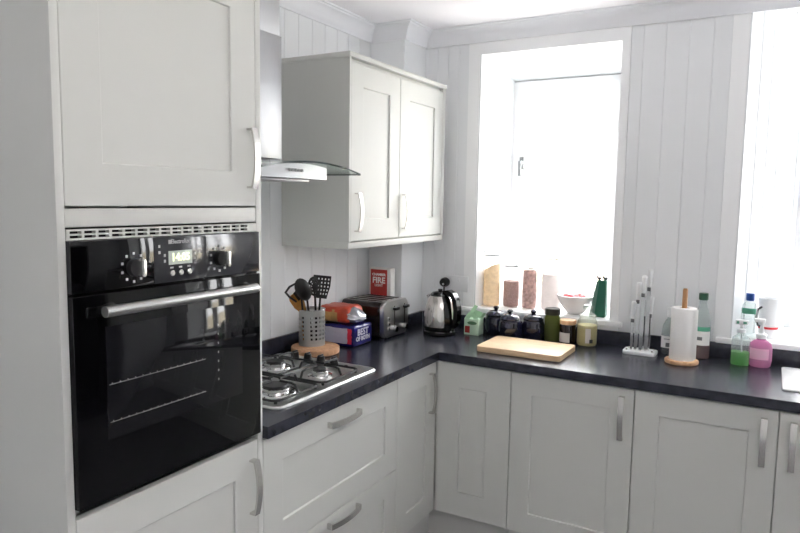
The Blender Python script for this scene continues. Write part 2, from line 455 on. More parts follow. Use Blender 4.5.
def bow_handle(parent, cx, cz, L=.168, vert=True, y=0, m='nickel'):
    """flat bow handle: two square feet and a strap arched away from the front"""
    bm = bmn(); n = 15; hl = L/2
    pts = []
    for i in range(n):
        s = -1+2*i/(n-1); out = .022+.012*(1-s*s)
        pts.append((s*hl, -out))
    prof = [(-hl, 0), (-hl, -.021)]
    S = [(p[0], p[1]) for p in pts]
    inner = [(p[0]*.93, p[1]+.006) for p in pts]
    poly = [(-hl, .0)]+S+[(hl, 0), (hl*.93, 0)]+inner[::-1]+[(-hl*.93, 0)]
    w = .0105
    if vert:
        t = bmn(); prism(t, [(p[1], p[0]) for p in poly], -w, w, 'yz')
    else:
        t = bmn(); prism(t, poly, -w, w, 'xy')
    bmesh.ops.bevel(t, geom=[e for e in t.edges if len(e.link_faces) == 2 and e.calc_face_angle(0) > .6], offset=.0015, segments=1, affect='EDGES')
    merge(bm, t, 0, Matrix.Translation((cx, y, cz)))
    return obj('handle', bm, m, parent, 40)

def door(parent, x0, x1, z0, z1, name='door', hx=None, hz=None, vert=True, L=.168, fr=FR_):
    d = obj(name, door_bm(x0, x1, z0, z1, fr), 'cab', parent, 0)
    if hx is not None: bow_handle(d, hx, hz, L, vert)
    return d

# --- tall oven housing (faces +x: rz = 90 deg, local x -> world y, local -y -> world +x)
RZ = PI/2
TY, TW = -2.4216, .634
tall = thing('tall_oven_cabinet', 'tall pale grey oven housing cabinet at the left', 'cabinet', (.60, TY, 0), RZ)
bm = bmn(); box(bm, 0, .019, 0, .58, 0, 2.30, .001); obj('side_panel', bm, 'cab', tall)
bm = bmn(); box(bm, TW-.021, TW, 0, .58, 0, 2.30, .001); obj('side_panel', bm, 'cab', tall)
bm = bmn(); box(bm, .019, TW-.021, .03, .58, .15, .17); box(bm, .019, TW-.021, .03, .58, .878, .896); box(bm, .019, TW-.021, .03, .58, 1.526, 1.544); box(bm, .019, TW-.021, .02, .58, 2.28, 2.3); box(bm, .019, TW-.021, .56, .58, .17, 2.28)
obj('carcass', bm, 'cab', tall)
door(tall, .0205, TW-.0225, 1.572, 2.20, hx=.585, hz=1.706, fr=.093)
door(tall, .0205, TW-.0225, .152, .876, hx=.585, hz=.740, fr=.093)
bm = bmn(); box(bm, .0205, TW-.0225, .002, .02, 1.527, 1.567, .0015); obj('filler_rail', bm, 'cab', tall)
bm = bmn(); box(bm, .021, TW-.022, .05, .56, 0, .149); obj('plinth', bm, 'plinth', tall)

# --- built-in oven
ov = thing('built_in_oven', 'black glass electric oven built into the tall cabinet', 'oven', (.60, TY, 0), RZ)
x0, x1 = .0205, TW-.0225
zT, zB = 1.5255, .898
# vent grille: real slots
bm = bmn(); nS = 16; xs = [x0]; pitch = (x1-.03-x0-.008)/nS
for k in range(nS): xs += [x0+.008+k*pitch, x0+.008+k*pitch+pitch*.80]
xs.append(x1); xs = sorted(xs)
zz = [1.499, 1.503, 1.509, 1.5125, 1.5185, 1.5225]
cells(bm, xs, zz, lambda i, j: not (j in (1, 3) and i % 2 == 1), -.001, .012, 'xz'); obj('vent_grille', bm, 'cab', ov, 0)
bm = bmn(); box(bm, x0, x1, .014, .05, 1.499, 1.5225); obj('vent_recess', bm, 'slot', ov, 0)
bm = bmn(); box(bm, x0+.02, x1-.02, .02, .53, zB+.005, 1.498); obj('oven_body', bm, 'ovenblack', ov)
bm = bmn(); box(bm, x0, x1, -.012, .02, 1.384, 1.498, .002); cp = obj('control_panel', bm, 'ctrl', ov)
bm = bmn(); box(bm, x0, x0+.215, -.0135, -.011, 1.385, 1.497, .0005); obj('black_panel', bm, 'ovenglass', cp)
px, pz = (.233, .396), (1.388, 1.494)
bm = bmn(); box(bm, x0+.2155, x0+.385, -.0142, -.0118, pz[0], pz[1], .0008); obj('display_panel', bm, 'ctrl', cp)
bm = bmn(); box(bm, .279, .354, -.0158, -.0142, 1.428, 1.462, .0005); lc = obj('display', bm, 'lcd', cp)
obj('digits', text_bm('14:05', .027, face_mtx((.3165, -.0162, 1.445)), .0003, .0006), 'digit', lc, 0)
obj('lettering', text_bm('Electrolux', .0145, face_mtx((.3175, -.0146, 1.4845)), .0003, .0003), 'print_', cp, 0)
bm = bmn(); box(bm, .2795, .2885, -.0149, -.0145, 1.4795, 1.4895); obj('emblem', bm, 'print_', cp, 0)
for k in range(3):
    bm = bmn(); lathe(bm, [(0, 0), (.0075, 0), (.0075, .004), (.005, .006), (0, .006)], 16, mtx=Matrix.Translation((.289+k*.0275, -.0142, 1.407)) @ Matrix.Rotation(PI/2, 4, 'X')); obj('button', bm, 'nickel', cp)
bm = bmn()
for k in range(3): box(bm, .284+k*.0275, .294+k*.0275, -.0146, -.0142, 1.4185, 1.4225)
for xx, zc in ((.252, 1.475), (.252, 1.46), (.380, 1.468), (.380, 1.455), (.268, 1.452), (.268, 1.438), (.364, 1.452), (.364, 1.44)): box(bm, xx-.003, xx+.003, -.0146, -.0142, zc-.0035, zc+.0035)
obj('printed_icons', bm, 'print_', cp, 0)
def knob(cx, cz):
    bm = bmn(); lathe(bm, [(0, 0), (.021, 0), (.0205, .010), (.019, .014), (0, .014)], 28, mtx=Matrix.Translation((cx, -.0135, cz)) @ Matrix.Rotation(PI/2, 4, 'X'))
    k = obj('knob', bm, 'blackpl', cp)
    bm = bmn(); prism(bm, rrect(-.0065, .0065, -.0215, .0215, .006), 0, .018, 'xy', bev=.002, mtx=Matrix.Translation((cx+.005, -.0270, cz)) @ Matrix.Rotation(PI/2, 4, 'X'))
    obj('knob_grip', bm, 'nickel', k)
    bm = bmn()
    for i in range(10):
        a = 2*PI*i/10+.3; r = .033
        box(bm, cx+r*math.cos(a)-.003, cx+r*math.cos(a)+.003, -.0146, -.0125, cz+r*math.sin(a)-.003, cz+r*math.sin(a)+.003)
    obj('knob_marks', bm, 'print_', k, 0)
knob(.178, 1.430); knob(.452, 1.432)
# oven door
dz0, dz1 = zB+.002, 1.378
bm = bmn(); box(bm, x0, x1, -.014, .018, dz0, dz1, .002); od = obj('oven_door', bm, 'ovenglass', ov)
bm = bmn(); box(bm, .098, .535, -.0146, -.0135, 1.04, 1.302, .0003); wn = obj('door_window', bm, 'ovenwin', od)
for zc in (1.168, 1.080):
    bm = bmn(); tube(bm, [(.103, -.0147, zc), (.395, -.0147, zc)], .0012, 6)
    for k in range(14): box(bm, .11+k*.021, .112+k*.021, -.0152, -.0142, zc, zc+.004)
    obj('rack', bm, 'nickel', wn)
bm = bmn()
for k in range(7): box(bm, .44, .444, -.0150, -.0145, 1.10+k*.025, 1.106+k*.025)
obj('rack_support', bm, 'nickel', wn, 0)
bm = bmn(); tube(bm, [(.066, -.058, 1.345), (.548, -.058, 1.345)], .0125, 18); hd = obj('door_handle', bm, 'steel', od)
for xx in (.095, .530):
    bm = bmn(); tube(bm, [(xx+.02, -.0142, 1.348), (xx, -.048, 1.345)], .010, 12); obj('handle_mount', bm, 'nickel', hd)

# --- drawer base cabinet under the hob
DY0, DY1 = -1.787, -.963
dr = thing('drawer_cabinet', 'pale grey base cabinet with wide pan drawers under the hob', 'cabinet', (.60, DY0, 0), RZ)
w = DY1-DY0
bm = bmn(); box(bm, 0, w, .022, .56, .15, .868); obj('carcass', bm, 'cab', dr)
door(dr, .002, w-.0015, .480, .864, 'drawer', w*.52, .813, False, .19)
door(dr, .002, w-.0015, .152, .477, 'drawer', w*.52, .445, False, .19)
bm = bmn(); box(bm, 0, w, .05, .066, 0, .149); obj('plinth', bm, 'plinth', dr)

# --- corner cabinet: one leaf faces +x, the other -y
cc = thing('corner_cabinet', 'pale grey corner base cabinet with two meeting door leaves', 'cabinet', (.60, -.60, 0), 0)
bm = bmn(); prism(bm, [(-.58, -.363), (-.022, -.363), (-.022, .022), (.358, .022), (.358, .56), (-.38, .56), (-.38, .34), (-.58, .34)], .15, .868, 'xy'); obj('carcass', bm, 'cab', cc)
t = door_bm(.0015, .358, .152, .864, .09); merge(bm := bmn(), t, 0, Matrix.Translation((0, -.363, 0)) @ Matrix.Rotation(RZ, 4, 'Z'))
dl = obj('door', bm, 'cab', cc, 0)
h = bow_handle(dl, .298, .728, .185); h.data.transform(Matrix.Translation((0, -.363, 0)) @ Matrix.Rotation(RZ, 4, 'Z'))
obj('door', door_bm(.004, .3565, .152, .864, .09 if False else .11), 'cab', cc, 0)
bm = bmn(); box(bm, -.066, -.05, -.363, .05, 0, .149); box(bm, -.05, .358, .05, .066, 0, .149); obj('plinth', bm, 'plinth', cc)

# --- base cabinets of the back run
def base(name, label, x0, x1, doors):
    t = thing(name, label, 'cabinet', (x0, -.60, 0), 0); w = x1-x0
    bm = bmn()
    cells(bm, [0, .018, w-.018, w], [.022, .04, .54, .56], lambda i, j: i != 1 or j in (2,), .15, .868); box(bm, .018, w-.018, .022, .54, .15, .168)
    obj('carcass', bm, 'cab', t)
    for a, b, hx in doors: door(t, a-x0, b-x0, .152, .864, hx=hx-x0, hz=.743, L=.178)
    bm = bmn(); box(bm, 0, w, .05, .066, 0, .149); obj('plinth', bm, 'plinth', t)
    return t
base('base_cabinet', 'pale grey single door base cabinet right of the corner', .959, 1.470, [(.9605, 1.4685, 1.424)])
base('sink_cabinet', 'pale grey double door base cabinet below the sink', 1.471, 2.46, [(1.4725, 1.9645, 1.920), (1.9675, 2.4585, 2.012)])
base('end_cabinet', 'pale grey base cabinet at the far right of the sink cabinet', 2.461, 3.28, [(2.4625, 3.2785, 2.51)])

# --- wall cabinet
WY0, WY1, WXF = -.974, -.072, .361
wc = thing('wall_cabinet', 'pale grey two door wall cabinet hung beside the cooker hood', 'cabinet', (WXF, WY0, 1.385), RZ)
w = WY1-WY0; b_ = -.245-WY0
bm = bmn(); prism(bm, [(.0, .022), (w, .022), (w, WXF-.208), (b_, WXF-.208), (b_, WXF-.002), (0, WXF-.002)], .028, .79, 'xy'); obj('carcass', bm, 'cab', wc)
for a, b in ((0, .012), (w-.028, w)):
    bm = bmn(); box(bm, a, b, .0, .0219, .0285, .79); obj('end_post', bm, 'cab', wc)
mid = WY0*0+(-.552-WY0)
door(wc, .0135, mid-.0015, .034, .772, hx=.052, hz=.155, L=.165)
door(wc, mid+.0015, w-.030, .034, .772, hx=mid+.038, hz=.155, L=.165)
bm = bmn(); prism(bm, [(.0, .002), (w, .002), (w, WXF-.208), (b_, WXF-.208), (b_, WXF-.002), (0, WXF-.002)], .0, .0275, 'xy', bev=.001); obj('pelmet', bm, 'cab', wc)
bm = bmn(); prism(bm, [(-.003, -.004), (w+.006, -.004), (w+.006, WXF-.208), (b_, WXF-.208), (b_, WXF-.002), (-.003, WXF-.002)], .7905, .812, 'xy', bev=.002); obj('top_moulding', bm, 'cab', wc)

# --- worktop
wt = thing('worktop', 'long L shaped black laminate worktop with upstand', 'worktop', (0, 0, .872))
bm = bmn()
SX0, SX1, SY0, SY1 = 2.03, 2.42, -.43, -.14
xs = [.002, .62, SX0, SX1, 3.29]; ys = [-1.786, -.62, SY0, SY1, -.006]
def kp(i, j):
    if j == 0: return i == 0
    return not (i == 2 and j == 2)
cells(bm, xs, ys, kp, 0, .038)
bmesh.ops.bevel(bm, geom=[e for e in bm.edges if len(e.link_faces) == 2 and e.calc_face_angle(0) > 1 and (abs(e.verts[0].co.z-.038) < 1e-5 and abs(e.verts[1].co.z-.038) < 1e-5)], offset=.004, segments=3, affect='EDGES')
# notch for the boxed corner is covered by the box itself
obj('slab', bm, 'worktop', wt)
bm = bmn()
for a in ((.002, .018, -1.786, -.258), (.018, .223, -.258, -.242), (.207, .223, -.242, -.022), (.223, 3.29, -.022, -.006)): box(bm, a[0], a[1], a[2], a[3], .0385, .106, .0015)
obj('upstand', bm, 'worktop', wt)

# --- sink
sk = thing('sink', 'white inset sink at the right end of the worktop', 'sink', (0, 0, .910))
bm = bmn()
def ringp(x0, x1, y0, y1, r, z): return [Vector((p[0], p[1], z)) for p in rrect(x0, x1, y0, y1, r, 5)]
t = bmn()
L = [ringp(1.972, 2.90, -.475, -.085, .015, .0005), ringp(1.972, 2.90, -.475, -.085, .015, .005), ringp(1.976, 2.896, -.471, -.089, .013, .008), ringp(2.034, 2.416, -.426, -.144, .06, .008), ringp(2.042, 2.408, -.418, -.152, .06, .001), ringp(2.055, 2.395, -.40, -.17, .06, -.12)]
LV = [[t.verts.new(p) for p in r] for r in L]
for A, B in zip(LV, LV[1:]):
    for k in range(len(A)): t.faces.new((A[k], A[(k+1) % len(A)], B[(k+1) % len(A)], B[k]))
t.faces.new(LV[-1]); bmesh.ops.recalc_face_normals(t, faces=t.faces[:]); merge(bm, t)
M['sinkwhite'] = mat('sink_white', '#eceded', .18, var=.01)
obj('basin', bm, 'sinkwhite', sk, 40)
bm = bmn(); cyl(bm, (2.22, -.285, 0), .03, -.119, -.116, 24, bev=.001); obj('drain', bm, 'chrome', sk)
bm = bmn(); cyl(bm, (2.22, -.112, 0), .022, .009, .05, 20, bev=.002); tube(bm, [(2.22, -.112, .05), (2.22, -.112, .2), (2.22, -.12, .235), (2.22, -.15, .26), (2.22, -.19, .262), (2.22, -.22, .24), (2.22, -.225, .215)], .011, 12)
obj('tap', bm, 'chrome', sk)

# ------------------------------------------------------------------ hob
hb = thing('gas_hob', 'stainless steel four burner gas hob set in the worktop', 'hob', (.05, -1.655, .9105))
HW, HD = .50, .618   # local x (world x) depth, local y width
bm = bmn(); t = bmn()
L = [(0, 0, 0), (0, .003, 0), (.004, .008, 0), (.022, .010, 0), (.034, .0035, 0)]
rings = []
for ins, z, _ in L:
    rings.append([t.verts.new((p[0], p[1], z)) for p in rrect(ins, HW-ins, ins, HD-ins, .03 if ins < .01 else .02, 5)])
for A, B in zip(rings, rings[1:]):
    for k in range(len(A)): t.faces.new((A[k], A[(k+1) % len(A)], B[(k+1) % len(A)], B[k]))
t.faces.new(rings[0][::-1]); t.faces.new(rings[-1]); bmesh.ops.recalc_face_normals(t, faces=t.faces[:])
merge(bm, t); obj('hob_plate', bm, 'steel', hb)
burners = [(.135, .15, .036), (.36, .15, .052), (.135, .415, .044), (.36, .415, .033)]
for bx_, by_, br in burners:
    bm = bmn(); lathe(bm, [(br*1.5, .004), (br*1.45, .008), (br*1.1, .011), (br, .012), (br, .022), (br*.93, .024), (0, .024)], 32, (bx_, by_, 0)); b = obj('burner', bm, 'chrome', hb)
    bm = bmn(); cyl(bm, (bx_, by_, 0), br*.86, .0242, .032, 32, bev=.003); obj('burner_cap', bm, 'iron', b)
def grate(y0, y1):
    bm = bmn(); x0, x1, r = .035, .465, .0045; z = .047
    tube(bm, [(p[0], p[1], .0165) for p in rrect(x0, x1, y0, y1, .03, 4)], r, 8, closed=True)
    ym = (y0+y1)/2
    for bx_ in (.135, .36):
        for dx, dy in ((1, 0), (-1, 0), (0, 1), (0, -1)):
            ex = bx_+dx*.10; ey = ym+dy*((y1-y0)/2)
            ix = bx_+dx*.022; iy = ym+dy*.022
            ox = min(max(ex, x0), x1)
            tube(bm, [(ix, iy, z), (bx_+dx*.07, ym+dy*.085, z), (bx_+dx*.088, ym+dy*.108, z-.004), (ox, ym+dy*(y1-y0)/2, .018)], r, 8)
    tube(bm, [((x0+x1)/2, y0, .0165), ((x0+x1)/2, y1, .0165)], r, 8)
    for cx in (x0+.012, x1-.012):
        for cy in (y0+.012, y1-.012): cyl(bm, (cx, cy, 0), .006, .004, .016, 8)
    return obj('pan_support', bm, 'iron', hb)
grate(.03, .272); grate(.294, .535)
for k in range(4):
    bm = bmn(); lathe(bm, [(0, .004), (.019, .004), (.018, .012), (.0155, .030), (.013, .032), (0, .032)], 24, (.108+k*.068, .578, 0)); box(bm, .108+k*.068-.003, .108+k*.068+.003, .562, .594, .031, .038, .001); obj('knob', bm, 'blackpl', hb)
bm = bmn(); cyl(bm, (.375, .572, 0), .007, .004, .012, 12, bev=.001); obj('ignition_button', bm, 'blackpl', hb)

# ------------------------------------------------------------------ cooker hood
hd_ = thing('cooker_hood', 'stainless chimney cooker hood with a curved glass canopy', 'hood', (0, -1.36, 1.655))
bm = bmn(); box(bm, .002, .235, -.13, .108, .09, .55, .002); box(bm, .006, .230, -.126, .104, .55, CEIL-1.655-.005, .002); obj('chimney', bm, 'steelv', hd_)
bm = bmn()
# body: front bowed out, bottom flat
def arch0(y): return .034+.032*(1-(abs(y)/.302)**2)
yl, yr = -.21, .165
front = [(yl+(yr-yl)*i/12, .402+.020*math.sin(PI*(.06+.88*i/12))) for i in range(13)]
t = bmn()
bot = [(.002, yl)]+[(x, y) for y, x in front]+[(.002, yr)]
A = [t.verts.new((x, y, .012)) for x, y in bot]
B = [t.verts.new((x, y, min(arch0(y)-.0008, .012+.040+.016*math.cos((y+.02)/.24*PI/2)))) for x, y in bot]
n = len(bot); t.faces.new(A[::-1]); t.faces.new(B)
for i in range(n): t.faces.new((A[i], A[(i+1) % n], B[(i+1) % n], B[i]))
bmesh.ops.recalc_face_normals(t, faces=t.faces[:]); merge(bm, t)
obj('hood_body', bm, 'hoodsteel', hd_, 30)
bm = bmn(); box(bm, .03, .35, -.17, .13, .004, .0118, .002); obj('filter', bm, 'steelv', hd_)
bm = bmn()
def arch(y): return .034+.032*(1-(abs(y)/.302)**2)
N = 24; yy = [-.31+.612*i/N for i in range(N+1)]
rows = []
t = bmn()
for y in yy:
    xf = .472-.03*((y+.0)/.3)**2*0
    rows.append([t.verts.new((.004, y, arch(y))), t.verts.new((xf, y, arch(y))), t.verts.new((xf, y, arch(y)+.007)), t.verts.new((.004, y, arch(y)+.007))])
for R1, R2 in zip(rows, rows[1:]):
    for k in range(4): f = t.faces.new((R1[k], R1[(k+1) % 4], R2[(k+1) % 4], R2[k])); f.material_index = 1 if k == 1 else 0
for R_ in (rows[0][::-1], rows[-1]): t.faces.new(R_).material_index = 1
bmesh.ops.recalc_face_normals(t, faces=t.faces[:]); merge(bm, t, None)
obj('glass_canopy', bm, ['hoodglass', 'hoodedge'], hd_, 30)
for k in range(5):
    y = -.080+k*.0165; xx = .402+.020*math.sin(PI*(.06+.88*(y-yl)/(yr-yl)))
    bm = bmn(); lathe(bm, [(0, 0), (.0058, 0), (.0058, .007), (.0045, .009), (0, .009)], 14, mtx=Matrix.Translation((xx-.001, y, .040)) @ Matrix.Rotation(PI/2, 4, 'Y')); obj('button', bm, 'chrome', hd_)

# ------------------------------------------------------------------ things on the left worktop
Z = .9102
o = bmn(); lathe(o, [(0, 0), (.104, 0), (.108, .004), (.108, .024), (.105, .028), (0, .028)], 48)
rb = obj('round_board', o, 'bark', None, 35, (.150, -.922, Z)); tag(rb, 'round wooden board carrying the steel utensil pot', 'board')
pot = thing('utensil_pot', 'perforated stainless steel utensil pot on round wooden board', 'utensil pot', (.118, -.905, Z+.0285))
bm = bmn(); R, H, nC, nR = .059, .162, 36, 17
t = bmn(); grid = [[t.verts.new((R*math.cos(2*PI*i/nC), R*math.sin(2*PI*i/nC), H*j/nR)) for i in range(nC)] for j in range(nR+1)]
for j in range(nR):
    for i in range(nC):
        if j % 2 == 1 and 1 < j < 15 and (i % 2 == 0) and (i//2) % 5 != 4: continue
        t.faces.new((grid[j][i], grid[j][(i+1) % nC], grid[j+1][(i+1) % nC], grid[j+1][i]))
bmesh.ops.solidify(t, geom=t.faces[:], thickness=.0012); merge(bm, t)
lathe(bm, [(0, .001), (.058, .001), (.058, .003), (0, .003)], 36)
obj('pot_wall', bm, 'potsteel', pot, 40)
bm = bmn(); tube(bm, [(R*math.cos(2*PI*i/36), R*math.sin(2*PI*i/36), H) for i in range(36)], .0022, 8, closed=True); obj('rim', bm, 'chrome', pot)
PB = Vector((.118, -.905, Z+.034))
def utensil(name, label, base, top, head, hm='blackpl', sm='blackpl', r=.0055, hd=None):
    """handle from the pot floor to TOP, head(bm) built about the top in the plane facing the camera"""
    t = thing(name, label, 'kitchen utensil', tuple(base))
    b, p = Vector(base), Vector(top); d = p-b
    bm = bmn(); tube(bm, [(0, 0, 0), tuple(d*.5), tuple(d)], r, 10, radii=[r*1.15, r, r*.8]); obj('handle', bm, sm, t)
    u = (Vector(hd) if hd else d).normalized(); n = Vector((.6, -.8, 0)); n = (n-u*n.dot(u)).normalized(); s = u.cross(n)
    mtx = Matrix(((s.x, n.x, u.x, d.x), (s.y, n.y, u.y, d.y), (s.z, n.z, u.z, d.z), (0, 0, 0, 1)))   # local x across, y towards viewer, z along
    bm = bmn(); head(bm, mtx); obj('head', bm, hm, t)
    return t
def turner(bm, mtx):
    xs = [-.040, -.033, -.027, -.018, -.012, -.003, .003, .012, .018, .027, .033, .040]; zs = [-.005, .012, .02, .029, .037, .046, .054, .063, .071, .080, .088, .1]
    t = bmn(); cells(t, xs, zs, lambda i, j: not (i % 2 == 1 and j % 2 == 1 and i not in (0, 10)), -.002, .002, 'xz')
    for v in t.verts:
        k = .72+.28*min(1, max(0, v.co.z/.05)); v.co.x *= -k; v.co.y += .012*(v.co.z/.1)**2
    bmesh.ops.recalc_face_normals(t, faces=t.faces[:]); merge(bm, t, 0, mtx)
def spoonhead(w, l, depth, holes):
    def f(bm, mtx):
        t = bmn(); nu, nv = 18, 8; V = []
        c = t.verts.new((0, depth, l*.5)); prev = None; rings = []
        for j in range(1, nv+1):
            rr = j/nv
            rings.append([t.verts.new((w*rr*math.cos(2*PI*i/nu), depth*(1-rr*rr), l*.5+l*.52*rr*math.sin(2*PI*i/nu))) for i in range(nu)])
        for i in range(nu): t.faces.new((c, rings[0][i], rings[0][(i+1) % nu]))
        for j in range(nv-1):
            for i in range(nu):
                if holes and j in (2, 4) and i % 2 == 0: continue
                t.faces.new((rings[j][i], rings[j+1][i], rings[j+1][(i+1) % nu], rings[j][(i+1) % nu]))
        bmesh.ops.recalc_face_normals(t, faces=t.faces[:]); bmesh.ops.solidify(t, geom=t.faces[:], thickness=.003); merge(bm, t, 0, mtx)
    return f
def masher(bm, mtx):
    # open loop head: a flat bar bent round with a solid tongue
    t = bmn(); tube(t, [(-.03, 0, 0), (-.034, 0, .05), (-.03, 0, .088), (.0, 0, .098), (.026, 0, .09), (.03, 0, .05), (.02, 0, 0)], .005, 8)
    prism(t, [(-.02, -.005), (.03, -.005), (.03, .055), (-.012, .05)], -.003, .003, 'xz'); merge(bm, t, 0, mtx)
def spat(bm, mtx):
    t = bmn(); prism(t, [(-.012, -.03), (.012, -.03), (.027, .02), (.028, .07), (.02, .085), (-.02, .08), (-.027, .06), (-.026, .015)], -.003, .003, 'xz', bev=.0015); merge(bm, t, 0, mtx)
utensil('slotted_turner', 'black slotted turner standing tallest in the utensil pot', PB+Vector((.006, .030, 0)), (.132, -.862, 1.150), turner, hd=(.05, .10, 1))
utensil('slotted_spoon', 'black slotted spoon in the middle of the utensil pot', PB+Vector((.022, .008, 0)), (.150, -.925, 1.165), spoonhead(.029, .088, .012, True), hd=(.02, -.16, 1))
utensil('ladle', 'deep black ladle tilted left in the utensil pot', PB+Vector((.014, -.014, 0)), (.138, -.966, 1.150), spoonhead(.034, .118, .026, False), hd=(.02, -.62, 1))
utensil('potato_masher', 'black open loop masher leaning furthest left from the pot', PB+Vector((-.010, -.030, 0)), (.105, -.966, 1.160), masher, hd=(.0, -1.1, .75))
utensil('wooden_spatula', 'golden brown wooden spatula leaning out of the pot', PB+Vector((-.026, -.020, 0)), (.092, -.950, 1.110), spat, 'spatwood', 'spatwood', hd=(-.1, -.62, .8))

# bread in wrappers -------------------------------------------------
def loaf(bm, x0, x1, y0, y1, z0, z1, fn, bev=.022):
    t = bmn(); bmesh.ops.create_cube(t, size=1)
    for v in t.verts: v.co = Vector(((x0+x1)/2+v.co.x*(x1-x0), (y0+y1)/2+v.co.y*(y1-y0), (z0+z1)/2+v.co.z*(z1-z0)))
    bmesh.ops.bevel(t, geom=t.edges[:], offset=bev, segments=3, affect='EDGES', profile=.5)
    bmesh.ops.subdivide_edges(t, edges=[e for e in t.edges if e.calc_length() > .03], cuts=7, use_grid_fill=True)
    rnd = random.Random(3)
    for v in t.verts:
        if v.co.z > z0+.004: v.co += Vector((rnd.uniform(-1, 1), rnd.uniform(-1, 1), rnd.uniform(-1, 1)))*.0016
    for f in t.faces: f.material_index = fn(f.calc_center_median(), f.normal)
    bmesh.ops.recalc_face_normals(t, faces=t.faces[:])
    merge(bm, t, None)
bl = thing('bread_loaf', 'dark blue wrapped bread loaf lying underneath, beside the toaster', 'bread', (.155, -.690, Z))
bm = bmn()
loaf(bm, -.122, .098, -.075, .090, 0, .100, lambda c, n: (1 if c.x < .062 else 2) if c.y < -.055 and .012 < c.z < .082 and c.x < .085 else 0, .014)
wr = obj('wrapper', bm, ['blue', 'info', 'redwrap'], bl, 30)
tx = text_bm('BEST', .044, Matrix.Translation((.1005, -.002, .066)) @ Matrix.Rotation(PI/2, 4, 'Z') @ Matrix.Rotation(PI/2, 4, 'X'), .0008, .001)
merge(tx, text_bm('OF BOTH', .027, Matrix.Translation((.1005, -.002, .036)) @ Matrix.Rotation(PI/2, 4, 'Z') @ Matrix.Rotation(PI/2, 4, 'X'), .0008, .001))
obj('lettering', tx, 'info', wr, 0)
b2 = thing('bread_loaf', 'orange and tan wrapped loaf lying on top of the blue one', 'bread', (.150, -.690, Z+.1045))
bm = bmn(); loaf(bm, -.115, .060, -.068, .080, 0, .078, lambda c, n: 0 if (c.x > .0 or c.z > .058) else 1, .026); obj('wrapper', bm, ['orange', 'tan'], b2, 30)
bm = bmn()
t = bmn(); rings = []
for i, (xx, ry, rz_) in enumerate(((.05, .06, .036), (.07, .056, .034), (.085, .045, .026), (.098, .034, .016), (.104, .026, .008))):
    rings.append([t.verts.new((xx+.003*math.sin(k*2.3+i), ry*math.cos(2*PI*k/20)*(1+.05*math.sin(3*k)), .036-.003*i+rz_*math.sin(2*PI*k/20)*(1+.08*math.cos(5*k+i)))) for k in range(20)])
for A, B in zip(rings, rings[1:]):
    for k in range(20): t.faces.new((A[k], A[(k+1) % 20], B[(k+1) % 20], B[k]))
t.faces.new(rings[-1]); t.faces.new(rings[0][::-1]); bmesh.ops.recalc_face_normals(t, faces=t.faces[:]); merge(bm, t)
obj('twisted_end', bm, 'silver', b2, 40)

# toaster -----------------------------------------------------------
ts = thing('toaster', 'four slot stainless and black toaster below the wall cabinet', 'toaster', (.172, -.438, Z))
bm = bmn(); TX0, TX1, TYa, TYb, TZ = -.130, .118, -.122, .122, .186
prof = rrect(TYa, TYb, .012, TZ, .028, 6)
xs = [TX0, -.09, .09, TX1]
prism(bm, prof, TX0, TX1-.022, 'yz'); obj('body', bm, 'brown', ts)
bm = bmn()
for k in range(4):
    y = -.078+k*.052; box(bm, -.105, .082, y-.014, y+.014, TZ-.0005, TZ+.0015)
tp = obj('slots', bm, 'slot', ts, 0)
bm = bmn(); box(bm, -.112, .09, -.1, .1, TZ-.003, TZ+.0006, .0005); obj('top_plate', bm, 'steel', ts)
bm = bmn(); prism(bm, rrect(TYa-.001, TYb+.001, .010, TZ+.001, .029, 6), TX1-.0219, TX1, 'yz'); t = bm
bmesh.ops.bevel(t, geom=[e for e in t.edges if abs(e.verts[0].co.x-TX1) < 1e-5 and abs(e.verts[1].co.x-TX1) < 1e-5], offset=.008, segments=3, affect='EDGES')
fp = obj('front_panel', bm, 'steel', ts)
for y in (-.018, .083):
    bm = bmn(); box(bm, TX1-.002, TX1+.0006, y-.004, y+.004, .055, .160); s = obj('lever_slot', bm, 'slot', fp, 0)
    bm = bmn(); box(bm, TX1, TX1+.022, y-.018, y+.018, .140, .155, .004); obj('lever', bm, 'blackpl', s)
    bm = bmn(); lathe(bm, [(0, 0), (.015, 0), (.0135, .016), (0, .017)], 20, mtx=Matrix.Translation((TX1, y, .044)) @ Matrix.Rotation(PI/2, 4, 'Y')); obj('browning_knob', bm, 'chrome', fp)
for k in range(3):
    for y in (-.075,):
        bm = bmn(); lathe(bm, [(0, 0), (.008, 0), (.008, .004), (0, .005)], 14, mtx=Matrix.Translation((TX1, y, .050+k*.026)) @ Matrix.Rotation(PI/2, 4, 'Y')); obj('button', bm, 'chrome', fp)
for a in (-1, 1):
    for b in (-1, 1): bm = bmn(); cyl(bm, (a*.09, b*.09, 0), .012, 0, .0125, 10); obj('foot', bm, 'blackpl', ts)

# red box in the corner behind the toaster
bx = thing('carton', 'tall white carton with red FIRE front standing behind the toaster', 'box', (.105, -.285, Z))
bm = bmn(); box(bm, -.058, .072, -.021, .024, 0, .325, .001); obj('box_body', bm, 'boxwhite', bx)
bm = bmn(); box(bm, -.050, .051, -.0222, -.0208, .165, .317); pf = obj('red_front', bm, 'red', bx, 0)
bm = bmn(); box(bm, -.050, .051, -.0222, -.0208, .02, .1649); obj('lower_front', bm, 'darkred', bx, 0)
obj('lettering', text_bm('FIRE', .044, face_mtx((.0005, -.0225, .259)) @ Matrix.Scale(.98, 4, (1, 0, 0)), .0004, .0013), 'boxwhite', pf, 0)
obj('lettering', text_bm('CHAMBER', .018, face_mtx((.0005, -.0225, .290)), .0004, .0007), 'boxwhite', pf, 0)
obj('lettering', text_bm('LIGHT', .018, face_mtx((.0005, -.0225, .233)), .0004, .0006), 'label', pf, 0)

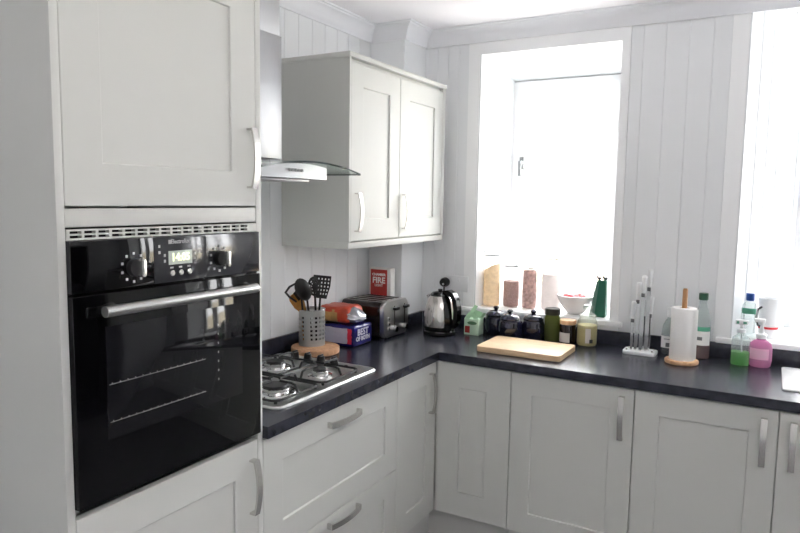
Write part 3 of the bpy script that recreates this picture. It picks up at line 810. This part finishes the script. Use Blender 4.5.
# socket, plug and kettle -------------------------------------------
so = thing('wall_socket', 'white double wall socket behind the kettle', 'socket', (.415, -.0005, 1.145))
bm = bmn(); box(bm, -.073, .073, -.011, -.0005, -.043, .043, .003); obj('face_plate', bm, 'socket', so)
for xx in (-.02, .02):
    bm = bmn(); box(bm, xx-.006, xx+.006, -.014, -.0105, .012, .028, .001); obj('switch', bm, 'socket', so)
pg = thing('plug', 'black mains plug in the wall socket above the kettle', 'plug', (.356, -.0115, 1.150))
bm = bmn(); lathe(bm, [(0, 0), (.026, 0), (.026, .02), (.021, .034), (0, .036)], 24, mtx=Matrix.Rotation(PI/2, 4, 'X')); p_ = obj('plug_body', bm, 'blackpl', pg)
bm = bmn(); cyl(bm, (0, 0, 0), .006, .0361, .0366, 16, mtx=Matrix.Rotation(PI/2, 4, 'X') @ Matrix.Translation((.002, -.008, 0))); obj('fuse_mark', bm, 'socket', p_)
bm = bmn(); tube(bm, [(0, -.018, -.02), (0, -.02, -.05), (.002, -.03, -.1), (.012, -.045, -.16), (.02, -.06, -.205), (.03, -.08, -.228)], .0045, 8); obj('cord', bm, 'blackpl', pg)

kt = thing('kettle', 'polished steel and black kettle in the worktop corner', 'kettle', (.438, -.245, Z))
bm = bmn(); lathe(bm, [(0, 0), (.080, 0), (.084, .004), (.084, .018), (.078, .024), (0, .024)], 40); obj('base', bm, 'blackgl', kt)
bm = bmn(); lathe(bm, [(.074, .025), (.079, .03), (.080, .045)], 48); lathe(bm, [(0, .025), (.074, .025)], 48); obj('heater_collar', bm, 'blackgl', kt)
bm = bmn(); lathe(bm, [(.080, .045), (.0825, .07), (.0815, .10), (.077, .13), (.070, .16), (.061, .185), (.053, .200)], 48); obj('body', bm, 'kettlesteel', kt, 60)
bm = bmn(); lathe(bm, [(.053, .2002), (.051, .208), (.040, .217), (.02, .222), (0, .223)], 40); lid = obj('lid', bm, 'blackgl', kt)
bm = bmn(); lathe(bm, [(0, .222), (.010, .222), (.012, .228), (.010, .233), (0, .234)], 20); obj('lid_knob', bm, 'blackpl', lid)
ha = math.radians(-14)      # the handle points right
c_, s_ = math.cos(ha), math.sin(ha)
def kp3(r, z): return (r*c_, r*s_, z)
bm = bmn(); tube(bm, [kp3(.030, .215), kp3(.060, .222), kp3(.088, .210), kp3(.106, .180), kp3(.114, .14), kp3(.112, .095), kp3(.102, .062), kp3(.086, .05)], .013, 12, w=.034, up=(c_, s_, 0)); bmesh.ops.bevel(bm, geom=[e for e in bm.edges if len(e.link_faces) == 2 and e.calc_face_angle(0) > 1], offset=.005, segments=2, affect='EDGES'); obj('handle', bm, 'blackgl', kt, 50)
a2 = math.radians(-34); c2, s2 = math.cos(a2), math.sin(a2)
bm = bmn(); tube(bm, [((r+.0015)*c2, (r+.0015)*s2, z) for r, z in ((.081, .045), (.084, .07), (.083, .1), (.0785, .13), (.0715, .16), (.0625, .185), (.054, .2))], .003, 8, w=.040, up=(c2, s2, 0)); obj('water_gauge', bm, 'blackgl', kt, 50)
a3 = math.radians(166); c3, s3 = math.cos(a3), math.sin(a3)
bm = bmn(); t = bmn(); lathe(t, [(.012, -.03), (.022, .0), (.026, .018)], 16); lathe(t, [(.0, -.03), (.012, -.03)], 16); merge(bm, t, 0, Matrix.Translation((.058*c3, .058*s3, .182)) @ Matrix.Rotation(a3, 4, 'Z') @ Matrix.Rotation(math.radians(22), 4, 'Y')); obj('spout', bm, 'chrome', kt)

# ------------------------------------------------------------------ things along the back worktop
mc = thing('tea_carton', 'small mint green carton with torn open top beside the kettle', 'box', (.588, -.150, Z))
bm = bmn(); box(bm, -.040, .040, -.033, .033, 0, .082, .001); obj('box_body', bm, 'mint', mc)
bm = bmn()
for pts in ([(-.04, -.033, .082), (-.012, -.033, .082), (.030, -.020, .150), (.012, -.020, .156)], [(.04, -.033, .082), (.010, -.030, .082), (-.012, -.008, .125), (.004, -.012, .135)], [(-.04, .033, .082), (.04, .033, .082), (.030, .036, .110), (-.024, .036, .125)], [(.04, -.02, .082), (.04, .033, .082), (.056, .022, .112), (.054, -.01, .116)], [(-.04, -.033, .082), (-.04, .033, .082), (-.026, .02, .118), (-.03, -.02, .108)]):
    t = bmn(); t.faces.new([t.verts.new(p) for p in pts]); bmesh.ops.solidify(t, geom=t.faces[:], thickness=.001); merge(bm, t)
obj('flaps', bm, 'mint', mc, 0)
bm = bmn(); box(bm, -.035, -.008, -.0336, -.0329, .010, .045); obj('red_print', bm, 'red', mc, 0)
bm = bmn(); prism(bm, [(.004+.026*math.cos(2*PI*i/20), .062+.009*math.sin(2*PI*i/20)) for i in range(20)], -.0336, -.0329, 'xz'); obj('green_print', bm, 'leafgreen', mc, 0)

def canister(x, y, label, s=1):
    t = thing('canister', label, 'canister', (x, y, Z), 0, 'navy glazed canisters under the window')
    bm = bmn(); lathe(bm, [(0, 0), (.040*s, 0), (.046*s, .004), (.056*s, .03), (.0575*s, .06), (.054*s, .085), (.049*s, .096), (.046*s, .098), (0, .098)], 36); obj('jar_body', bm, 'navy', t)
    bm = bmn(); lathe(bm, [(.0505*s, .0985), (.051*s, .103), (.044*s, .114), (.028*s, .123), (.012*s, .126), (.009, .129), (.014, .136), (.015, .141), (.010, .147), (0, .148)], 36); obj('lid', bm, 'navy', t)
canister(.684, -.088, 'navy glazed canister nearest the mint carton, left of three')
canister(.785, -.156, 'navy glazed canister standing in front, middle of the three')
canister(.888, -.100, 'navy glazed canister beside the pickle jar, right of three')

pj = thing('pickle_jar', 'tall green pickle jar with dark lid beside the canisters', 'jar', (.980, -.085, Z))
bm = bmn(); lathe(bm, [(0, .002), (.034, .002), (.037, .008), (.037, .115), (.033, .127), (.033, .13), (0, .13)], 32); obj('glass_body', bm, 'pickle', pj)
bm = bmn(); lathe(bm, [(0, .004), (.032, .004), (.033, .06), (.03, .072), (.034, .08), (.032, .1), (0, .1)], 24); obj('pickles', bm, 'pickles', pj)
bm = bmn(); cyl(bm, (0, 0, 0), .0375, .1305, .163, 32, bev=.003); obj('lid', bm, 'jardark', pj)

bj = thing('brown_jar', 'short dark brown jar with wooden lid and pale label', 'jar', (1.065, -.110, Z))
bm = bmn(); lathe(bm, [(0, 0), (.036, 0), (.039, .004), (.039, .09), (.036, .096), (0, .096)], 32); obj('glass_body', bm, 'brownjar', bj)
bm = bmn(); cyl(bm, (0, 0, 0), .0395, .0965, .118, 32, bev=.003); obj('lid', bm, 'beech', bj)
bm = bmn(); t = bmn()
for i in range(10):
    a0, a1 = math.radians(-150+i*9), math.radians(-150+(i+1)*9); r = .0394
    t.faces.new([t.verts.new(p) for p in ((r*math.cos(a0), r*math.sin(a0), .012), (r*math.cos(a1), r*math.sin(a1), .012), (r*math.cos(a1), r*math.sin(a1), .058), (r*math.cos(a0), r*math.sin(a0), .058))])
merge(bm, t); obj('label', bm, 'label', bj)

cj = thing('candle_jar', 'large glass jar of yellow candle wax with glass lid', 'candle', (1.158, -.110, Z))
bm = bmn(); lathe(bm, [(0, 0), (.040, 0), (.047, .006), (.048, .018), (.048, .108), (.044, .124), (.036, .136), (.036, .142)], 36); obj('glass_body', bm, 'jarglass', cj)
bm = bmn(); lathe(bm, [(0, .006), (.040, .006), (.0455, .014), (.0455, .10), (.043, .104), (0, .102)], 32); obj('wax', bm, 'wax', cj)
bm = bmn(); lathe(bm, [(.035, .1425), (.041, .144), (.041, .150), (.03, .158), (.018, .164), (.013, .170), (.022, .182), (.024, .190), (.016, .199), (0, .2)], 32); obj('lid', bm, 'jarglass', cj)
def arclabel(r, a0, a1, z0, z1, n=10):
    t = bmn()
    for i in range(n):
        p, q = math.radians(a0+(a1-a0)*i/n), math.radians(a0+(a1-a0)*(i+1)/n)
        t.faces.new([t.verts.new(v) for v in ((r*math.cos(p), r*math.sin(p), z0), (r*math.cos(q), r*math.sin(q), z0), (r*math.cos(q), r*math.sin(q), z1), (r*math.cos(p), r*math.sin(p), z1))])
    return t
obj('label', arclabel(.0485, -85, -55, .022, .092), 'label', cj)
obj('lower_label', arclabel(.0487, -62, -42, .022, .04), 'jardark', cj)

bm = bmn(); prism(bm, rrect(.752, 1.142, -.512, -.236, .022, 5), Z, Z+.026, 'xy', bev=.0025)
tag(obj('cutting_board', bm, 'board'), 'large pale wooden cutting board lying flat on the worktop', 'board')

# kitchen roll ------------------------------------------------------
kr = thing('kitchen_roll_holder', 'wooden kitchen roll holder with round base and dowel', 'roll holder', (1.594, -.222, Z))
bm = bmn(); lathe(bm, [(0, 0), (.066, 0), (.069, .004), (.069, .013), (.066, .017), (0, .017)], 40); obj('base', bm, 'beech', kr)
bm = bmn(); lathe(bm, [(0, .016), (.0105, .016), (.0105, .318), (.008, .325), (0, .326)], 20); obj('dowel', bm, 'dowel', kr)
ro = thing('kitchen_roll', 'white paper kitchen roll on the wooden holder', 'kitchen roll', (1.594, -.222, Z+.0172))
bm = bmn(); lathe(bm, [(.022, 0), (.050, 0), (.0515, .003), (.0515, .222), (.049, .225), (.022, .225), (.021, .22), (.022, 0)], 40); rp = obj('paper', bm, 'paper', ro, 50)
bm = bmn(); t = bmn(); V = []
for i in range(8):
    a = math.radians(-40+i*8); r = .0522+.0018*i*.35
    V.append((t.verts.new((r*math.cos(a), r*math.sin(a), .004)), t.verts.new((r*math.cos(a), r*math.sin(a), .221))))
for A, B in zip(V, V[1:]): t.faces.new((A[0], B[0], B[1], A[1]))
bmesh.ops.solidify(t, geom=t.faces[:], thickness=.0008); merge(bm, t); obj('loose_sheet', bm, 'paper', ro)

# knife stand -------------------------------------------------------
ks = thing('knife_stand', 'white based knife stand on the worktop left of kitchen roll', 'knife stand', (1.408, -.135, Z))
bm = bmn(); prism(bm, rrect(-.072, .072, -.050, .050, .02, 5), 0, .016, 'xy', bev=.003); obj('base', bm, 'whitepl', ks)
for a, b in ((-.055, -.028), (.055, -.028), (.055, .03), (-.055, .03)): bm = bmn(); cyl(bm, (a, b, 0), .004, .0155, .022, 10); obj('pin', bm, 'nickel', ks)
bm = bmn(); box(bm, -.05, .05, .022, .028, .016, .17, .002); obj('clear_back', bm, 'clear', ks)
KN = [(-.036, -.020, .238, 'shortest', .012), (-.018, -.016, .326, 'left of the tall pair', .016), (.004, -.020, .358, 'second tallest', .017), (.026, -.010, .386, 'tallest', .017), (-.022, .008, .288, 'set behind on the left', .013), (.010, .010, .250, 'set behind in the middle', .013), (.034, .010, .262, 'set behind on the right', .013)]
for x, y, top, w_, bw in KN:
    k = thing('kitchen_knife', 'white handled kitchen knife, %s, in knife stand' % w_, 'knife', (1.408+x, -.135+y, Z+.0165), 0, 'white handled knives in the stand')
    hl = .082; hb_ = top-hl-.0165
    bm = bmn(); prism(bm, [(-bw*.45, 0), (bw*.2, 0), (bw*.5, .03), (bw*.5, hb_), (-bw*.5, hb_), (-bw*.5, .01)], -.0011, .0011, 'xz'); obj('blade', bm, 'chrome', k, 0)
    bm = bmn(); box(bm, -.007, .007, -.0055, .0055, hb_-.012, hb_+.006, .002); obj('bolster', bm, 'grey', k)
    bm = bmn(); tube(bm, [(0, 0, hb_+.006), (.001, 0, hb_+.02), (.002, 0, hb_+.05), (.003, 0, hb_+.072), (.004, 0, hb_+hl), (.004, 0, hb_+hl+.004)], .009, 12, radii=[.008, .0095, .0095, .011, .0115, .007]); obj('handle', bm, 'whitepl', k, 60)

# bottles -----------------------------------------------------------
wb = thing('squeezy_bottle', 'clear flat shouldered bottle with white label behind kitchen roll', 'bottle', (1.522, -.070, Z))
bm = bmn(); lathe(bm, [(0, .03), (.030, .03), (.034, .036), (.035, .12), (.030, .16), (.018, .188), (.012, .194), (.012, .20)], 32, sy=.62, c=(0, 0, -.03)); obj('bottle_body', bm, 'clearpl', wb)
bm = bmn(); cyl(bm, (0, 0, 0), .015, .1705, .215, 20, bev=.003); obj('cap', bm, 'whitepl', wb)
t = arclabel(.0357, -160, -20, .03, .085, 14)
for v in t.verts: v.co.y *= .62
wl = obj('label', t, 'labelw', wb)
bm = bmn(); box(bm, -.012, .012, -.0232, -.0226, .036, .055); box(bm, -.02, .02, -.0222, -.0216, .070, .073); obj('label_print', bm, 'grey', wl, 0)

gb = thing('cordial_bottle', 'tall clear bottle with dark green cap and green label', 'bottle', (1.655, -.070, Z))
bm = bmn(); lathe(bm, [(0, 0), (.034, 0), (.037, .005), (.037, .145), (.034, .175), (.024, .215), (.0165, .24), (.0155, .262)], 32); obj('bottle_body', bm, 'clearpl', gb)
bm = bmn(); lathe(bm, [(0, .003), (.033, .003), (.0355, .008), (.0355, .07), (0, .07)], 28); obj('cordial', bm, 'darkliq', gb)
bm = bmn(); cyl(bm, (0, 0, 0), .0195, .262, .293, 24, bev=.002); obj('cap', bm, 'capgreen', gb)
lb = obj('label', arclabel(.0374, -160, -20, .062, .125, 14), 'labelw', gb)
obj('label_arch', arclabel(.0372, -160, -20, .1255, .145, 14), 'teal', lb)
obj('label_emblem', arclabel(.0378, -115, -80, .085, .1, 6), 'grey', lb)

gs = thing('spray_bottle', 'clear pump bottle half full of green liquid by the window', 'bottle', (1.815, -.120, Z))
bm = bmn(); lathe(bm, [(0, 0), (.033, 0), (.0365, .004), (.0365, .100), (.034, .118), (.018, .130), (.015, .134), (.015, .142)], 32, sy=.8, pw=4); obj('bottle_body', bm, 'clearpl', gs)
bm = bmn(); lathe(bm, [(0, .003), (.032, .003), (.035, .008), (.035, .058), (0, .058)], 32, sy=.8, pw=4); obj('liquid', bm, 'greenliq', gs)
bm = bmn(); lathe(bm, [(0, .1425), (.017, .1425), (.017, .156), (.008, .160), (.006, .176), (0, .176)], 20); prism(bm, rrect(-.026, .026, -.012, .012, .006), .176, .196, 'xy', bev=.003); obj('pump', bm, 'whitepl', gs)
bm = bmn(); tube(bm, [(0, 0, .140), (.003, 0, .08), (.008, 0, .012)], .003, 8); obj('dip_tube', bm, 'whitepl', gs)
bm = bmn(); box(bm, -.021, -.011, -.0128, -.0119, .180, .191); box(bm, .004, .018, -.0128, -.0119, .181, .190); obj('pump_mark', bm, 'teal', gs, 0)

pk = thing('soap_bottle', 'round pink hand soap bottle with white pump', 'bottle', (1.890, -.105, Z))
bm = bmn(); lathe(bm, [(0, 0), (.034, 0), (.041, .006), (.0445, .03), (.0445, .08), (.040, .1), (.028, .112), (.018, .116), (.018, .122)], 36, sy=.75); obj('bottle_body', bm, 'pinkliq', pk)
bm = bmn(); lathe(bm, [(0, .1222), (.020, .1222), (.021, .14), (.011, .146), (.007, .17), (.007, .19), (0, .19)], 20); box(bm, -.03, .012, -.009, .009, .19, .206, .004); obj('pump', bm, 'whitepl', pk)
t = arclabel(.0452, -150, -45, .035, .082, 14)
for v in t.verts: v.co.y *= .75
M['pinkpale'] = mat('pale_pink_label', '#e9bcd2', .5, var=.05); obj('label', t, 'pinkpale', pk)

bc = thing('clear_bottle', 'clear bottle with blue cap standing on the right window sill', 'bottle', (1.836, .030, 1.0005))
bm = bmn(); lathe(bm, [(0, 0), (.030, 0), (.033, .004), (.033, .13), (.027, .155), (.016, .168), (.015, .172)], 32, sy=.8); obj('bottle_body', bm, 'clearpl', bc)
bm = bmn(); cyl(bm, (0, 0, 0), .017, .1722, .205, 24, bev=.002); obj('cap', bm, 'bluecap', bc)
t = arclabel(.0335, -150, -40, .115, .14, 10)
for v in t.verts: v.co.y *= .8
obj('label', t, 'teal', bc)

jg = thing('plastic_jug', 'white plastic jug with red band and dark handle on sill', 'jug', (1.912, .115, 1.0005))
bm = bmn(); lathe(bm, [(0, 0), (.036, 0), (.038, .004), (.044, .17), (.046, .18), (.043, .18), (.041, .17), (.035, .008), (0, .006)], 36); obj('jug_body', bm, 'whitepl', jg)
bm = bmn(); lathe(bm, [(.0388, .042), (.0412, .042), (.0417, .052), (.0393, .052)], 36); obj('red_band', bm, 'redrim', jg)
bm = bmn(); tube(bm, [(-.030, -.030, .14), (-.044, -.044, .13), (-.048, -.048, .09), (-.042, -.042, .06), (-.027, -.028, .05)], .005, 10); obj('handle', bm, 'blackpl', jg)

# on the first window's sill ----------------------------------------
def store(x, y, r, h, content, ch, label, tilt=0):
    t = thing('storage_jar', label, 'jar', (x, y, S1+.0005), 0, 'glass storage jars on the window sill')
    bm = bmn(); lathe(bm, [(0, 0), (r*.94, 0), (r, .005), (r, h-.045), (r*.88, h-.025), (r*.88, h-.02)], 36); obj('glass_body', bm, 'clear', t)
    bm = bmn(); lathe(bm, [(0, .004), (r*.9, .004), (r*.955, .009), (r*.955, ch-.01), (r*.9, ch), (0, ch+.006)], 28)
    for v in bm.verts:
        if v.co.z > ch*.8: v.co.z += tilt*v.co.x
    obj('contents', bm, content, t)
    bm = bmn(); lathe(bm, [(0, h-.0195), (r*.9, h-.0195), (r*.93, h-.014), (r*.93, h-.004), (r*.88, h), (0, h)], 36); ld = obj('lid', bm, 'frost', t)
    bm = bmn(); lathe(bm, [(r*.885, h-.026), (r*.92, h-.026), (r*.92, h-.020), (r*.885, h-.020)], 36); obj('seal_ring', bm, 'grey', ld)
    return t
store(.580, .110, .047, .300, 'pasta', .215, 'tall glass storage jar of tan pasta on window sill', .5)
store(.684, .130, .044, .245, 'lentil', .140, 'shorter glass storage jar of brown lentils on window sill')
store(.784, .140, .040, .240, 'beans', .205, 'slim glass storage jar of mottled beans on window sill')
store(.900, .150, .054, .295, 'flour', .190, 'wide glass storage jar of pale flour beside the bowl')

bw = thing('bowl', 'white ceramic bowl holding red sweets on window sill', 'bowl', (1.040, .110, S1+.0005))
bm = bmn(); lathe(bm, [(0, .003), (.036, .0), (.040, .002), (.055, .02), (.076, .05), (.092, .085), (.095, .094), (.091, .095), (.086, .083), (.070, .05), (.05, .022), (.03, .01), (0, .008)], 44); obj('bowl_body', bm, 'ceramic', bw, 60)
rnd = random.Random(8)
for k in range(11):
    a, r = rnd.uniform(0, 2*PI), rnd.uniform(0, .055)
    bm = bmn(); sz = rnd.uniform(.013, .018); lathe(bm, [(0, -sz*.7), (sz*.7, -sz*.45), (sz, 0), (sz*.7, sz*.45), (0, sz*.7)], 10, mtx=Matrix.Rotation(rnd.uniform(-.6, .6), 4, 'X'))
    zc = .055+.03*(r/.055)+(.02 if r < .03 else .004)
    tag(obj('wrapped_sweet', bm, rnd.choice(['sweets', 'sweets', 'ceramic', 'redrim']), None, 40, (1.040+r*math.cos(a), .110+r*math.sin(a), S1+zc)), 'small wrapped sweet heaped in the white bowl', 'sweet', 'sweets in the white bowl')

gg = thing('gift_bag', 'dark green upright bag with knotted dark ties on sill', 'bag', (1.168, .085, S1+.0005))
bm = bmn(); t = bmn()
bo = [(-.042, -.03), (.034, -.03), (.034, .03), (-.042, .03)]; tp_ = [(-.014, -.014), (.032, -.014), (.032, .014), (-.014, .014)]
A = [t.verts.new((x, y, 0)) for x, y in bo]; B = [t.verts.new((x, y, .185)) for x, y in tp_]
t.faces.new(A[::-1]); t.faces.new(B)
for i in range(4):
    f = t.faces.new((A[i], A[(i+1) % 4], B[(i+1) % 4], B[i]))
bmesh.ops.recalc_face_normals(t, faces=t.faces[:])
bmesh.ops.bevel(t, geom=t.edges[:], offset=.004, segments=2, affect='EDGES')
for f in t.faces: f.material_index = 0
merge(bm, t, None); obj('bag_body', bm, ['green', 'greend'], gg, 30)
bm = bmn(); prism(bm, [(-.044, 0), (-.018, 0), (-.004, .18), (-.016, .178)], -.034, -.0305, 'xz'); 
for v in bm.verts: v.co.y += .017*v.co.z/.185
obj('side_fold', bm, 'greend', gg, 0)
for dx in (-.006, .024):
    bm = bmn(); tube(bm, [(dx-.014, 0, .206), (dx-.008, 0, .196), (dx, 0, .190), (dx+.002, 0, .184)], .005, 8, radii=[.003, .006, .007, .004]); lathe(bm, [(0, -.009), (.008, -.004), (.009, .003), (0, .009)], 12, (dx+.002, 0, .194)); obj('tie', bm, 'blackpl', gg)

# ------------------------------------------------------------------ light
wd = bpy.data.worlds.new('sky'); SC.world = wd; wd.use_nodes = True
bg = wd.node_tree.nodes['Background']; bg.inputs['Color'].default_value = (.98, .99, 1, 1); bg.inputs['Strength'].default_value = 4.8

def area(name, loc, rot, sx, sy, power, col=(1, 1, 1), portal=False):
    l = bpy.data.lights.new(name, 'AREA'); l.shape = 'RECTANGLE'; l.size = sx; l.size_y = sy; l.energy = power; l.color = col
    o = bpy.data.objects.new(name, l); COL.objects.link(o); o.location = loc; o.rotation_euler = rot
    if portal: l.cycles.is_portal = True
    return o
area('sky_portal', (.88, .50, 1.65), (-PI/2, 0, 0), .66, 1.24, 1, portal=True)
area('sky_portal', (2.355, .58, 1.74), (-PI/2, 0, 0), .74, 1.48, 1, portal=True)
# added fill light, out of view: bowl uplighter to brighten ceiling and walls
cl = thing('fill_uplighter', 'added uplighter bowl out of view, filling the room with light', 'fill light', (2.5, -2.75, CEIL))
M['opal'] = mat('fill_lamp_glow', '#ffffff', .4, emit=('#fffaf4', 46))
bm = bmn(); cyl(bm, (0, 0, 0), .05, -.025, -.0005, 24, bev=.003); obj('ceiling_rose', bm, 'whitepl', cl)
bm = bmn(); cyl(bm, (0, 0, 0), .004, -.20, -.024, 8); obj('cord', bm, 'whitepl', cl)
bm = bmn(); lathe(bm, [(0, -.46), (.08, -.452), (.16, -.42), (.205, -.36), (.21, -.335), (.2, -.335), (.152, -.41), (.076, -.442), (0, -.449)], 40); obj('bowl_shade', bm, 'whitepl', cl, 60)
bm = bmn(); lathe(bm, [(0, -.40)]+[(.085*math.sin(PI*k/12), -.315-.085*math.cos(PI*k/12)) for k in range(1, 12)]+[(0, -.23)], 32); obj('globe', bm, 'opal', cl, 60)

# ------------------------------------------------------------------ camera
cam = bpy.data.cameras.new('camera'); co = bpy.data.objects.new('camera', cam); COL.objects.link(co)
cam.sensor_width = 36; cam.sensor_fit = 'HORIZONTAL'; cam.lens = 658.62/800*36; cam.clip_start = .02; cam.clip_end = 100
co.matrix_world = Matrix.Translation((1.9033, -3.2675, 1.5963)) @ Matrix.Rotation(.5137, 4, 'Z') @ Matrix.Rotation(1.4697, 4, 'X') @ Matrix.Rotation(.015, 4, 'Z')
SC.camera = co
vs = SC.view_settings
SC.display_settings.display_device = 'sRGB'
vs.view_transform = 'Standard'; vs.look = 'None'; vs.exposure = 1.95; vs.gamma = 1; vs.use_curve_mapping = False
SC.cycles.use_denoising = True; SC.cycles.max_bounces = 16; SC.cycles.diffuse_bounces = 8; SC.cycles.transparent_max_bounces = 24
SC.cycles.sample_clamp_indirect = 6
